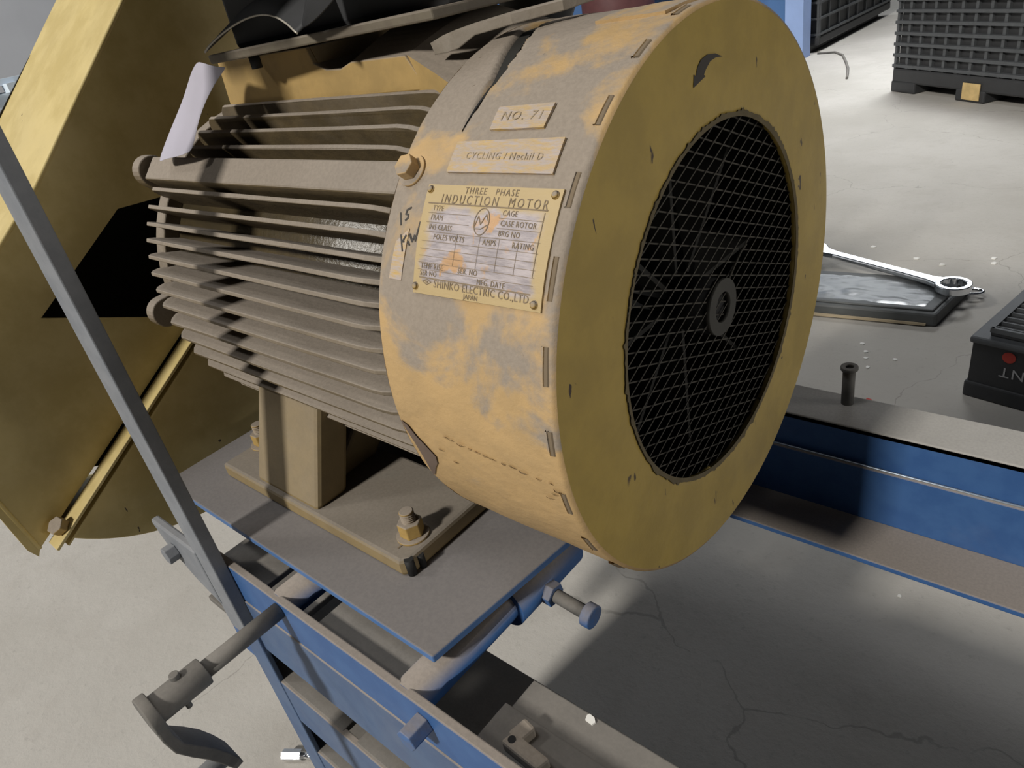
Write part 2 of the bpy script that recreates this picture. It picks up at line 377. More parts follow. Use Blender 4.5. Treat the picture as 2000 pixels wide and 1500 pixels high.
# ragged paint and grime left round the opening
P = []
for i in range(NA):
    th = -180 + 360*i/NA
    a = max(0.0, mnoise.noise(Vector((math.cos(rad(th))*5, math.sin(rad(th))*5, 3.0)))*0.8 + 0.35)
    rr = RH + 0.0012 + 0.0040*a*abs(mnoise.noise(Vector((math.cos(rad(th))*30, math.sin(rad(th))*30, 7.0))))*2
    P.append([cp(0.00045, th, RH-0.0012), cp(0.0010, th, rr)])
MB().grid(P, closed=True).build('opening_rim', plain('rim_grime', (0.13,0.105,0.06), 0.9, var=0.4, nscale=90), motor, fix=False)
# black strip in the groove paints the shade inside the rear band's gap
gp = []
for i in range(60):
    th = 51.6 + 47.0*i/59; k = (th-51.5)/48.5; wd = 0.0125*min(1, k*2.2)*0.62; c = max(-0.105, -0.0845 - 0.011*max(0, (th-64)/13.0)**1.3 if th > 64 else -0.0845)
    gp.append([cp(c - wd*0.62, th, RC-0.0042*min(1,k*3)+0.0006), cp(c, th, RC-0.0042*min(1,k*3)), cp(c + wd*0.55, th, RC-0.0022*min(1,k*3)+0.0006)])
MB().grid(gp).build('seam_gap_shade', M['black'], cowl, fix=False)
# curls of flaking paint low on the drum
fk = [(-0.0810,-5.3),(-0.0770,-5.5),(-0.0700,-5.8),(-0.0640,-6.1),(-0.0590,-6.3),(-0.0530,-6.5),(-0.0480,-6.6),(-0.0400,-6.7),(-0.0340,-6.7),(-0.0270,-7.0),(-0.0180,-7.4),(-0.0100,-7.3),(-0.0070,-8.6),(-0.0100,-10.0),(-0.0140,-11.5),(-0.0900,-9.5),(-0.0820,-12.0)]
for (x, th) in fk:
    ln = random.uniform(0.003, 0.0085); h = random.uniform(0.0005, 0.0017); PP = []
    for j in range(6):
        u = j/5 - 0.5; e = math.cos(u*PI)
        xx = x + ln*u; t0 = th - 1.0*ln*u*90*0.12 + random.uniform(-0.15,0.15)
        PP.append([cp(xx, t0 - 0.45*e, RC+0.0003), cp(xx, t0 - 0.1*e, RC+0.0003+h*0.7*e), cp(xx, t0 + 0.22*e, RC+0.0003+h*e)])
    MB().grid(PP).build('paint_flake', M['cowl'], cowl, fix=False)
# bare patch where the paint has come off at the rear lower edge
bp_ = [(-0.1172,-4.6),(-0.1120,-5.6),(-0.1080,-8.0),(-0.1040,-9.6),(-0.0985,-12.6),(-0.1010,-15.0),(-0.1070,-17.5),(-0.1130,-20.5),(-0.1172,-22.0)]
cxb = sum(p[0] for p in bp_)/len(bp_); ctb = sum(p[1] for p in bp_)/len(bp_); tri = MB(); n_p = len(bp_)
rg_ = [cp(x, t, RC+0.0009) for x, t in bp_]; mid_ = [cp((x+cxb)/2, (t+ctb)/2, RC+0.0010) for x, t in bp_]
tri.add(rg_ + mid_ + [cp(cxb, ctb, RC+0.0010)], [(i, (i+1)%n_p, n_p+(i+1)%n_p, n_p+i) for i in range(n_p)] + [(n_p+i, n_p+(i+1)%n_p, 2*n_p) for i in range(n_p)])
tri.build('bare_patch', plain('bare_primer', (0.13,0.095,0.075), 0.8, var=0.3), cowl, fix=False)
# lock-seam slots along the front edge
for k in range(-6, 7):
    th0 = 15.1 + 13.3*k; ln = 5.6 + random.uniform(-1.2, 1.0)
    sl = MB(); PP = []
    for j in range(6):
        th = th0 - ln/2 + ln*j/5
        PP.append([cp(-0.0052, th, RC-0.0004), cp(-0.0047, th, RC+0.0007), cp(-0.0030, th, RC+0.0006), cp(-0.0022, th, RC-0.0004)])
    sl.grid(PP, smooth=False); sl.build('seam_slot', M['slot'], cowl, fix=False)
    sl = MB(); PP = []
    for j in range(6):
        th = th0 - ln/2 + ln*j/5
        PP.append([cp(-0.0066, th, RC-0.0004), cp(-0.0062, th, RC+0.0010), cp(-0.0051, th, RC+0.0011), cp(-0.0047, th, RC-0.0004)])
    sl.grid(PP, smooth=False); sl.build('seam_lip', M['cowl'], cowl, fix=False)
# --- expanded metal grille, hub ring, fan
gm = MB(); xg = -0.0030
for sgn in (1, -1):
    d = Vector((0.922, 0.387*sgn)); nrm = Vector((-d.y, d.x))
    for k in range(-14, 15):
        c = k*0.0079 + 0.002; 
        if abs(c) >= RH: continue
        L = math.sqrt((RH+0.001)**2 - c*c); a = nrm*c - d*L; b = nrm*c + d*L
        m_ = max(6, int(2*L/0.0045)); hw = 0.00042; prev = None
        for i in range(m_):
            p, q = a.lerp(b, i/m_), a.lerp(b, (i+1)/m_)
            dx = 0.0005*sgn
            o = nrm*hw
            gm.add([(xg+dx, p.x-o.x, p.y-o.y), (xg+dx, q.x-o.x, q.y-o.y), (xg+dx, q.x+o.x, q.y+o.y), (xg+dx, p.x+o.x, p.y+o.y),
                    (xg+dx-0.0008, p.x-o.x, p.y-o.y), (xg+dx-0.0008, q.x-o.x, q.y-o.y)], [(0,1,2,3), (0,4,5,1)])
gr = gm.build('wire_grille', M['mesh'], motor, fix=False); gr['kind'] = 'stuff'
MB().tubehole((-0.0042,0,-0.001), (-0.0008,0,-0.001), 0.0175, 0.0095, 40).build('hub_ring', M['hub'], motor)
MB().rod((-0.03,0,-0.001), (-0.0045,0,-0.001), 0.0172, 24).build('fan_hub', M['black'], motor)
MB().pipe([(-0.0018,0.006,0.010),(-0.0012,0.016,0.0185),(-0.0014,0.026,0.024),(-0.0018,0.034,0.0255)], 0.0008, 6).build('bent_wire', M['mesh'], motor)
for k in range(8):
    t = 2*PI*k/8; a = MB(); r0, r1 = 0.018, 0.125
    c, s_ = math.cos(t), math.sin(t); c2, s2 = math.cos(t+0.12), math.sin(t+0.12)
    a.ext([(-0.03, r0*c, r0*s_), (-0.03, r1*c, r1*s_), (-0.08, r1*c2, r1*s2), (-0.08, r0*c2, r0*s2)], (0, -0.003*s_, 0.003*c))
    a.build('fan_blade', M['fan'], motor)
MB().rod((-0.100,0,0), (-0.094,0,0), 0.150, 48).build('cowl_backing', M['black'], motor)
# --- stator body, fins, rails
MB().rod((-0.447,0,0), (-0.10,0,0), 0.121, 96).build('stator_body', M['body'], motor)
def fin_mesh(th, xl, rt=0.150, r0=0.116):
    pr = [(xl-0.001, r0), (xl-0.004, rt-0.010), (xl, rt-0.004), (xl+0.006, rt), (xl+0.07, rt), (xl+0.14, rt), (xl+0.21, rt), (-0.163, rt), (-0.153, rt-0.0008), (-0.146, rt-0.003), (-0.124, 0.139), (-0.110, 0.131), (-0.108, r0)]
    t = rad(th); er = Vector((0, -math.cos(t), math.sin(t))); et = Vector((0, math.sin(t), math.cos(t)))
    def hw(r): return 0.00155 + 0.0013*(rt-r)/(rt-r0)
    A, B = [], []
    for i, (x, r) in enumerate(pr):
        wob = 0.0005*mnoise.noise(Vector((x*30, th*0.7, 0.3)))
        rr = r + (0.0006*mnoise.noise(Vector((x*60, th*1.3, 4.0))) if 1 < i < 11 else 0)
        A.append(Vector((x,0,0)) + er*rr + et*(hw(r)+wob)); B.append(Vector((x,0,0)) + er*rr - et*(hw(r)-wob))
    m = MB(); n = len(A); m.v = A + B
    m.f = [list(range(n)), list(range(2*n-1, n-1, -1))] + [[i, n+i, n+(i+1)%n, (i+1)%n] for i in range(n)]; m.sm = [False]*len(m.f)
    return m
for th in (70.2, 64.2, 58.4, 52.6): fin_mesh(th, -0.412).build('fin', M['fin'], motor, bevel=0.0005)
for th in (38.2, 32.6, 27.2, 22.0, 16.8, 11.4, 5.8, 0.2, -6.0, -12.3, -19.3, -26.5, -33.8, -41.2, -48.6, -56.0, -64.0): fin_mesh(th, -0.447).build('fin', M['fin'], motor, bevel=0.0005)
for th in (128, 142, 150, 158, 166, 174, 182, 190, 198, 206, 214, 222): fin_mesh(th, -0.447).build('fin', M['fin'], motor)
for th in (44.0, 136.0):
    t = rad(th); er = Vector((0, -math.cos(t), math.sin(t))); et = Vector((0, math.sin(t), math.cos(t)))
    q = lambda x, r, s_: Vector((x,0,0)) + er*r + et*s_
    MB().ext([q(-0.447,0.112,-0.0095), q(-0.447,0.1555,-0.0095), q(-0.447,0.1555,0.0105), q(-0.447,0.112,0.0105)], (0.334,0,0)).build('mounting_rail', M['fin'], motor, bevel=0.0015)
# --- drive end shield with its ears
es = MB().rod((-0.462,0,0), (-0.446,0,0), 0.134, 64); es.rod((-0.490,0,0), (-0.462,0,0), 0.075, 48, 0.118); es.build('end_shield', M['fin'], motor, bevel=0.001)
for th, rr in ((44.5, 0.150), (-4.0, 0.147), (-60, 0.147), (135.5, 0.15)):
    t = rad(th); er = Vector((0, -math.cos(t), math.sin(t))); et = Vector((0, math.sin(t), math.cos(t)))
    a = MB(); pts = []
    for k in range(13):
        u = -PI/2 + PI*k/12; pts.append(Vector((-0.468,0,0)) + er*(rr-0.003 + 0.013*math.cos(u)) + et*0.013*math.sin(u))
    pts += [Vector((-0.468,0,0)) + er*0.118 + et*0.013, Vector((-0.468,0,0)) + er*0.118 - et*0.013]
    a.ext(pts, (0.013,0,0)); a.build('shield_ear', M['fin'], motor, bevel=0.001)
MB().rod((-0.515,0,0), (-0.488,0,0), 0.021, 32).build('shaft', M['steel'], motor)
# --- terminal box seat on top of the stator
b_ = MB(); yf = -0.045
b_.ext([(-0.405,yf,0.1385), (-0.166,yf,0.1405), (-0.180,yf,0.161), (-0.234,yf,0.161), (-0.247,yf,0.1575), (-0.262,yf,0.158), (-0.275,yf,0.163), (-0.279,yf,0.1735), (-0.402,yf,0.1728)], (0,0.004,0))
b_.ext([(-0.405,yf+0.004,0.115), (-0.17,yf+0.004,0.115), (-0.180,yf+0.004,0.1605), (-0.234,yf+0.004,0.1605), (-0.247,yf+0.004,0.157), (-0.262,yf+0.004,0.1575), (-0.275,yf+0.004,0.1625), (-0.279,yf+0.004,0.1735), (-0.402,yf+0.004,0.1728)], (0,0.10,0))
b_.build('terminal_seat', M['boss'], motor, bevel=0.0008)
# sloping shoulder from the seat up to the back of the cowl
P = []
for i in range(13):
    u = i/12; x0, x1 = -0.245, -0.180
    P.append([Vector((-0.236 + 0.0*u, yf + 0.002 + 0.085*u, 0.1605 + 0.020*math.sin(u*PI/2))), Vector((-0.180, yf + 0.002 + 0.085*u, 0.1608 + 0.016*math.sin(u*PI/2))), Vector((-0.150, yf - 0.006 + 0.085*u, 0.150 + 0.020*math.sin(u*PI/2))), Vector((-0.120, yf - 0.014 + 0.085*u, 0.138 + 0.026*math.sin(u*PI/2)))])
sh = MB().grid(P, smooth=False)
lo = [[Vector((p.x, p.y, 0.118)) for p in r] for r in P]
for i in range(12):
    sh.add([P[i][0], P[i+1][0], lo[i+1][0], lo[i][0]], [(0,1,2,3)]); sh.add([P[i][3], lo[i][3], lo[i+1][3], P[i+1][3]], [(0,1,2,3)])
for r, l in ((P[0], lo[0]), (P[12], lo[12])):
    for j in range(3): sh.add([r[j], r[j+1], l[j+1], l[j]], [(0,1,2,3)])
sh.build('seat_shoulder', M['boss'], motor)
# --- terminal box: dusty flange, black housing, curled cover edge
tb = MB(); fx = [(-0.3470,-0.080,0.1740), (-0.1380,-0.055,0.1776), (-0.1380,0.11,0.1776), (-0.3470,0.11,0.1740)]
tb.ext(fx, (-0.0008,0,0.0060)); flange = tb.build('terminal_box_flange', M['boxbar'], motor, bevel=0.0012)
tb = MB().obox((-0.338,-0.062,0.1790), (0.195,0.027,0.0035), (0,0.145,0), (0,0,0.13)); tb.box((-0.405,-0.172,0.246), (-0.262,0.10,0.335)); hsg = tb.build('terminal_box_housing', M['box'], motor, bevel=0.004)  # overhanging upper block is unseen, added to shade the seat below
P = []
for i in range(25):
    u = i/24; x = -0.3415 + 0.116*u
    z = 0.1825 + 0.0145*math.sin(min(1.0, u*1.02)*PI)**0.8 + 0.0015*u
    P.append([Vector((x, -0.084 + 0.012*math.sin(u*PI), z)), Vector((x-0.004, -0.050, z+0.014)), Vector((x-0.006, -0.03, z+0.034)), Vector((x-0.006, 0.0, z+0.05))])
cv = MB().grid(P); cover = cv.build('curled_cover', M['box'], motor, fix=False, solid=0.0012)
MB().pipe([r[0] for r in P], 0.0007, 6).build('cover_edge', M['edge'], cover, fix=False)
P = []
for i in range(17):
    u = i/16; x = -0.228 + 0.11*u; z = 0.186 + 0.05*u**1.4
    P.append([Vector((x, -0.078, z)), Vector((x+0.006, -0.045, z+0.05*(1-u)+0.012)), Vector((x+0.006, 0.0, z+0.07))])
MB().grid(P).build('cover_flap', M['box'], motor, fix=False, solid=0.001)
MB().rod((-0.318,-0.062,0.166), (-0.318,-0.062,0.1745), 0.004, 10).build('flange_screw', M['black'], motor)
# --- feet
foot = MB()
foot.ext([(-0.435,-0.163,-0.172), (-0.178,-0.163,-0.172), (-0.172,-0.157,-0.172), (-0.172,-0.070,-0.172), (-0.435,-0.070,-0.172)], (0,0,0.015))
ft = foot.build('foot', M['foot'], motor, bevel=0.003)
MB().ext([(-0.378,-0.1595,-0.158), (-0.284,-0.1595,-0.158), (-0.276,-0.128,-0.06), (-0.364,-0.128,-0.06)], (0,0.032,0.0)).build('foot_web', M['foot'], motor, bevel=0.004)
MB().ext([(-0.378,-0.130,-0.158), (-0.302,-0.130,-0.158), (-0.302,-0.060,-0.09), (-0.378,-0.060,-0.09)], (0,0.05,0.0)).build('foot_web', M['foot'], motor, bevel=0.003)
MB().box((-0.435,0.070,-0.172), (-0.172,0.163,-0.157)).build('foot', M['foot'], motor, bevel=0.003)
MB().box((-0.378,0.075,-0.158), (-0.284,0.150,-0.06)).build('foot_web', M['foot'], motor, bevel=0.003)
for p, n_ in (((-0.1895,-0.137,-0.157), 0.0105), ((-0.424,-0.122,-0.157), 0.0105), ((-0.19,0.13,-0.157), 0.0), ((-0.42,0.13,-0.157), 0.0)):
    bolt_set(motor, p, (0,0,1), 0.0128, 0.0098, 0.0120, M['nut'], n_, 'foot_nut')
# black rods stand for the shaded jacking notch at the foot's near corner
MB().rod((-0.1735,-0.1570,-0.1717), (-0.1735,-0.1570,-0.1574), 0.0036, 16).build('jacking_notch_shade', M['black'], motor)
MB().rod((-0.1722,-0.1475,-0.1717), (-0.1722,-0.1475,-0.1600), 0.0030, 14).build('jacking_notch_shade', M['black'], motor)
nt_ = MB()
ribbon(nt_, [(-0.1885+0.0,-0.1535), (-0.1885,-0.1475), (-0.185,-0.143), (-0.180,-0.1425)], 0.0014, lambda s_, t: Vector((s_, t, -0.1566)))
nt_.build('scribed_arc', M['slot'], motor, fix=False)

# --- plates on the cowl
def cyl_plate(corners, th_r, name, mat, parent, nu=14, nv=10, wob=0.0):
    (tl, tr, br, bl) = corners; P = []
    for i in range(nu+1):
        u = i/nu; row = []
        for j in range(nv+1):
            v = j/nv; x = (tl[0]*(1-u)+tr[0]*u)*(1-v) + (bl[0]*(1-u)+br[0]*u)*v; th = (tl[1]*(1-u)+tr[1]*u)*(1-v) + (bl[1]*(1-u)+br[1]*u)*v
            e = wob*mnoise.noise(Vector((u*3, v*3, th*0.1)))
            row.append(cp(x, th, RC + th_r + e))
        P.append(row)
    m = MB().grid(P)
    rim = [P[i][0] for i in range(nu+1)] + [P[nu][j] for j in range(1, nv+1)] + [P[i][nv] for i in range(nu-1, -1, -1)] + [P[0][j] for j in range(nv-1, 0, -1)]
    n = len(rim); inner = [Vector((p.x, p.y*(RC-0.001)/math.hypot(p.y, p.z), p.z*(RC-0.001)/math.hypot(p.y, p.z))) for p in rim]
    m.add(rim + inner, [(i, (i+1)%n, n+(i+1)%n, n+i) for i in range(n)])
    return m.build(name, mat, parent, fix=False)
rp = cyl_plate(((-0.0921,41.4), (-0.0078,41.6), (-0.0077,23.2), (-0.0902,22.7)), 0.0013, 'rating_plate', M['rating'], motor, wob=0.0002)
rr = RC + 0.00156
for x, th in ((-0.0895,40.5), (-0.0115,40.6), (-0.0885,23.9), (-0.0115,24.2)):
    d = cp(0, th, 1.0); c = cp(x, th, RC+0.001)
    a = MB(); a.rod(c, c + d*0.0010, 0.0021, 14, 0.0019); a.rod(c + d*0.0010, c + d*0.0018, 0.0019, 14, 0.0009); a.build('rivet', M['nut'], rp)
tx = MB()
cyl_text(tx, 'THREE   PHASE', 0.0046, -0.049, 40.55, rr, space=1.25, sx=0.90)
cyl_text(tx, 'INDUCTION  MOTOR', 0.0064, -0.0470, 38.95, rr, space=1.42, sx=0.80)
Lx = -0.0845
for body, x, th in (('TYPE', Lx, 37.3), ('FRAM', Lx, 35.7), ('INS CLASS', Lx, 34.1), ('POLES VOLTS', -0.080, 32.5), ('AMPS', -0.047, 32.5), ('RATING', -0.029, 32.5), ('CAGE', -0.0385, 37.3), ('CASE ROTOR', -0.0385, 35.7), ('BRG NO', -0.0385, 34.1), ('TEMP RISE', -0.086, 27.5), ('SER NO', -0.086, 26.3), ('SER. NO', -0.060, 27.5), ('MFG. DATE', -0.0470, 26.2)):
    cyl_text(tx, body, 0.0038, x, th, rr, 'LEFT', 1.1, 0.85)
cyl_text(tx, 'SHINKO ELECTRIC CO.,LTD.', 0.0052, -0.0445, 24.75, rr, space=1.08, sx=0.88)
cyl_text(tx, 'JAPAN', 0.0034, -0.050, 23.55, rr, space=1.0, sx=0.95)
def cl(pts, wd): ribbon(tx, [(p[0], p[1]/DEG) for p in pts], wd, lambda s_, t: cp(s_, t*DEG, rr))
cl([(-0.0885,38.15), (-0.0135,38.2)], 0.0006)
cl([(-0.086,25.55), (-0.0145,25.6)], 0.0006)
for th in (36.5, 34.9, 33.3, 31.7, 30.4, 29.2, 28.1, 26.9):
    if th > 33.4:
        cl([(-0.087,th), (-0.058,th)], 0.0002); cl([(-0.040,th), (-0.0145,th)], 0.0002)
    else: cl([(-0.088,th), (-0.0135,th)], 0.0002)
for x in (-0.064, -0.049, -0.037, -0.0255): cl([(x,33.3), (x,28.1)], 0.0002)
cl([(-0.0145,37.8), (-0.0145,28.1)], 0.0003)
cir = [(-0.0502 + 0.0046*math.cos(2*PI*k/28), 35.7 + 0.0062*DEG*math.sin(2*PI*k/28)) for k in range(29)]
cl(cir, 0.0004)
cl([(-0.0540,34.9), (-0.0528,36.6), (-0.0506,35.2), (-0.0480,36.9), (-0.0465,36.0)], 0.0004); cl([(-0.0538,34.5), (-0.0500,34.5), (-0.0462,35.3)], 0.0004)
cl([(-0.0835,24.9), (-0.0805,25.35), (-0.0775,24.9), (-0.0805,24.45), (-0.0835,24.9)], 0.0004); cl([(-0.0810,24.9), (-0.0800,24.9)], 0.0009)
tx.build('plate_lettering', M['ink'], rp, fix=False)
mp_ = cyl_plate(((-0.0827,49.3), (-0.0172,50.0), (-0.0168,43.9), (-0.0826,43.7)), 0.0015, 'turning_plate', M['smallplate'], motor, wob=0.0002)
t2 = MB(); cyl_text(t2, 'CYCLING / Nechil D', 0.0050, -0.049, 46.6, RC+0.00178, space=1.15, sx=0.95); t2.build('plate_lettering', M['ink2'], mp_, fix=False)
np_ = cyl_plate(((-0.0659,56.2), (-0.0323,56.6), (-0.0320,51.8), (-0.0650,51.6)), 0.0015, 'number_plate', M['smallplate'], motor, nu=8, wob=0.0002)
t2 = MB(); cyl_text(t2, 'NO. 71', 0.0072, -0.048, 54.1, RC+0.00178, space=1.2); t2.build('plate_lettering', M['ink2'], np_, fix=False)
cyl_plate(((-0.0440,86.5), (-0.0060,88.5), (-0.0110,80.5), (-0.0500,79.9)), 0.0016, 'blank_plate', M['cowl'], motor, wob=0.0003)
cyl_plate(((-0.1080,31.0), (-0.0995,33.5), (-0.1006,24.35), (-0.1103,24.35)), 0.0006, 'tape_strip', M['smallplate'], motor, nu=4, nv=14, wob=0.0002)
kw = MB()
for st in ([(-0.1094,36.08),(-0.1072,34.02)], [(-0.1022,37.2),(-0.1050,36.7),(-0.1052,36.0),(-0.1032,35.9),(-0.1030,35.3),(-0.1046,34.9)], [(-0.1047,32.16),(-0.1019,29.46)], [(-0.1009,32.2),(-0.1027,31.18)], [(-0.1026,31.07),(-0.099,31.17),(-0.0979,30.64)], [(-0.0985,32.5),(-0.0962,31.3),(-0.0952,32.4),(-0.0940,31.5),(-0.0929,34.8)]):
    ribbon(kw, [(p[0], p[1]/DEG) for p in st], 0.0010, lambda s_, t: cp(s_, t*DEG, RC + max(dent(s_, t*DEG) + 0.00028, 0.00085 if -0.1105 < s_ < -0.0990 and 24.0 < t*DEG < 31.5 + (s_+0.108)*290 else -1)))
kw.build('handwritten_rating', M['mark'], motor, fix=False)
ar = MB()
ar.add([(0.0012, y, z) for y, z in ((-0.0265,0.1290), (-0.0255,0.1350), (-0.0238,0.1338), (-0.0215,0.1375), (-0.0175,0.1402), (-0.0110,0.1412), (-0.0030,0.1402), (0.0050,0.1373), (-0.0020,0.1383), (-0.0085,0.1376), (-0.0130,0.1350), (-0.0155,0.1328), (-0.0138,0.1318))], [tuple(range(13))])
ar.build('rotation_arrow', M['mark'], motor, fix=False)
n_ = cp(0, 43.9, 1.0)
bolt_set(motor, cp(-0.1090, 43.9, RC), n_, 0.0086, 0.0062, 0.0062, M['cowl'], 0, 'cowl_bolt')
n2_ = cp(0, -62, 1.0); bolt_set(motor, cp(-0.100, -62, RC), n2_, 0.006, 0.0045, 0.005, M['nut'], 0, 'cowl_bolt')

# ================================================================== SLIDE PLATE
sp = thing('slide_plate', (-0.28, -0.1, -0.178), 'flat dust-covered blue steel plate under the yellow motor feet', 'base plate')
MB().ext([(-0.490,-0.2015,-0.1785), (-0.107,-0.2015,-0.1785), (-0.092,-0.06,-0.1785), (-0.092,0.20,-0.1785), (-0.490,0.20,-0.1785)], (0,0,0.0065)).build('plate', M['plate'], sp, bevel=0.001)
PZ = -0.1985; PX1, PX2 = -0.1165, -0.2665
for px in (PX1, PX2):
    MB().tubehole((px,-0.128,PZ), (px,-0.055,PZ), 0.0200, 0.0143, 36).build('pipe_collar', M['blue'], sp)
s1 = MB().rod((PX1+0.018,-0.0985,PZ-0.004), (-0.062,-0.0985,PZ-0.008), 0.0052, 16); s1.build('clamp_bolt', M['steel'], sp)
MB().rod((PX1+0.017,-0.0985,PZ-0.004), (PX1+0.026,-0.0985,PZ-0.0049), 0.0095, 6, smooth=False).build('lock_nut', M['bluebolt'], sp, bevel=0.0006)
MB().rod((-0.0645,-0.0985,PZ-0.0079), (-0.0565,-0.0985,PZ-0.0085), 0.0092, 14).build('bolt_head', M['bluebolt'], sp, bevel=0.0012)

# ================================================================== MACHINE FRAME
fr = thing('machine_frame', (0, 0, FLOOR), 'blue steel machine frame of angle rails and pipes carrying the motor plate', 'machine frame')
X0, X1 = -0.46, 0.62; XF = -0.66
# near side: upper angle (standing leg + inner flange), lower band, lower rail
YN = -0.2265
MB().box((-0.376,YN,-0.226), (X1,YN+0.0065,-0.185)).build('angle_rail', M['blue'], fr, bevel=0.001)
MB().box((-0.226,YN+0.006,-0.203), (-0.1320,-0.165,-0.197)).build('inner_flange', M['steel'], fr, bevel=0.001)
MB().box((-0.247,YN+0.006,-0.203), (-0.241,-0.165,-0.197)).build('inner_flange', M['steel'], fr, bevel=0.001)
MB().box((-0.3690,YN+0.006,-0.203), (-0.298,-0.175,-0.197)).build('inner_flange', M['steel'], fr, bevel=0.001)
MB().box((-0.376,YN-0.0010,-0.2920), (X1,YN+0.003,-0.2255)).build('lower_band', M['bluelite'], fr, bevel=0.001)
MB().box((-0.46,YN+0.003,-0.300), (X1,-0.118,-0.293)).build('lower_flange', M['steel'], fr, bevel=0.001)
for zt_ in (-0.335, -0.445):
    MB().box((-0.372,YN-0.003,zt_-0.060), (X1,YN+0.003,zt_-0.0005)).build('lower_rail', M['bluelite'], fr, bevel=0.001)
    for xa_, xb_ in ((-0.366,-0.248), (-0.230,-0.10), (-0.085,X1)): MB().box((xa_,YN-0.001,zt_-0.006), (xb_,-0.130,zt_)).build('lower_rail_flange', M['steel'], fr, bevel=0.001)
MB().box((-0.050,YN+0.004,FLOOR+0.02), (X1,YN+0.007,-0.305)).build('side_shade_panel', M['bluelite'], fr)  # unseen panel added to keep the roof light off the floor behind
MB().box((-0.335,-0.1250,FLOOR+0.02), (X1,-0.1220,-0.301)).build('inner_shade_panel', M['steel'], fr)  # unseen panel added to stop light patches through the rail gaps
# near right: two-step dusty shelf
MB().box((-0.070,YN+0.006,-0.226), (X1,-0.1545,-0.2205)).build('shelf_plate', M['steel'], fr, bevel=0.001)
MB().box((-0.074,YN+0.006,-0.2206), (X1,-0.1795,-0.2180)).build('shelf_plate', M['steel'], fr, bevel=0.001)
# far side: angle and channel behind it
YF = 0.204
MB().box((XF,YF,-0.318), (X1,YF+0.006,-0.2535)).build('angle_rail', M['blue'], fr, bevel=0.0012)
MB().box((XF,0.151,-0.318), (X1,YF,-0.312)).build('angle_flange', M['blue'], fr, bevel=0.001)
MB().box((XF,0.2115,-0.360), (X1,0.219,-0.2175)).build('channel_web', M['blue'], fr, bevel=0.001)
MB().box((XF,0.2115,-0.2235), (X1,0.262,-0.2170)).build('channel_flange', M['chantop'], fr, bevel=0.001)
MB().pipe([(XF,YF+0.003,-0.2533), (X1,YF+0.003,-0.2533)], 0.0011, 6).build('worn_edge', plain('bare_edge', (0.32,0.38,0.45), 0.35, 0.6), fr)
# guide pipes
for px in (PX1, PX2):
    MB().rod((px,YN+0.004,PZ), (px,0.240,PZ), 0.0142, 32).build('guide_pipe', M['blue'], fr)
bolt_set(fr, (PX1+0.018,YN,-0.2015), (0,-1,0), 0.0, 0.0085, 0.016, M['bluebolt'], 0, 'pipe_bolt', ph=0.15)
# legs
for lx, ly in ((-0.376, YN-0.004), (0.56, YN-0.004), (-0.650, 0.220), (0.56, 0.220)):
    a = MB(); a.box((lx,ly,FLOOR), (lx+0.034,ly+0.005,-0.262 if ly < 0 else -0.36)); a.box((lx,ly+0.005,FLOOR), (lx+0.005,ly+0.040,-0.262 if ly < 0 else -0.36)); a.build('leg', M['bluelite'], fr, bevel=0.001)
for x in (X0+0.02, 0.55): MB().box((x,YN+0.006,-0.36), (x+0.03,0.215,-0.325)).build('cross_member', M['blue'], fr, bevel=0.001)
# end lug with its bolt, left of the upright bar
MB().ext([(-0.445,YN-0.012,-0.172), (-0.36,YN-0.012,-0.172), (-0.36,YN-0.012,-0.235), (-0.395,YN-0.012,-0.222), (-0.430,YN-0.012,-0.200)], (0,0.008,0)).build('end_lug', M['bar'], fr, bevel=0.002)
bolt_set(fr, (-0.412,YN-0.012,-0.194), (0,-1,0.0), 0.0, 0.0085, 0.010, M['bar'], 0, 'lug_bolt')
# drilled bearing tab on the shelf
a = MB(); t0 = Vector((-0.0535,-0.2045,-0.218))
a.obox((-0.0535,-0.206,-0.2182), (0.030,-0.002,0), (0.003,0.010,0), (0,0,0.010)); a.obox((-0.0535,-0.199,-0.2182), (0.003,0.014,0), (0.010,-0.002,0), (0,0,0.010))
tabo = a.build('bearing_tab', M['chisel'], fr, bevel=0.002)
MB().rod((-0.0475,-0.2015,-0.2085), (-0.0475,-0.2015,-0.2079), 0.0026, 16).build('tab_hole', M['black'], fr)

# ================================================================== UPRIGHT BAR, CRANK
ub = MB().box((-0.3655,-0.2375,-0.262), (-0.3345,YN-0.0002,0.42)).build('upright_bar', M['bar'], bevel=0.001)
tag(ub, 'tall flat grey steel bar standing upright in front of the yellow guard', 'steel bar')
CX, CZ = -0.2615, -0.1945
cr = thing('crank_handle', (CX, -0.30, CZ), 'grey steel crank with screw rod sticking out of the blue frame rail', 'crank handle')
MB().rod((CX,-0.295,CZ), (CX,YN-0.0005,CZ), 0.0068, 24).build('screw_rod', M['steel'], cr)
MB().rod((CX,YN+0.0066,CZ), (CX,-0.130,CZ), 0.0068, 24).build('lead_screw', M['steel'], fr)
MB().rod((CX,-0.3300,CZ), (CX,-0.2910,CZ), 0.0108, 30).build('socket', M['steel'], cr, bevel=0.0008)
MB().rod((CX,-0.3365,CZ), (CX,-0.3285,CZ), 0.0150, 30).build('crank_boss', M['steel'], cr, bevel=0.001)
MB().rod((CX-0.001,-0.3085,CZ+0.008), (CX-0.001,-0.3085,CZ+0.0145), 0.0036, 14).build('pin_head', M['steel'], cr, bevel=0.0006)
MB().rod((CX+0.001,-0.3105,CZ-0.017), (CX+0.001,-0.3105,CZ-0.008), 0.0022, 12).build('pin_end', M['steel'], cr, bevel=0.0005)
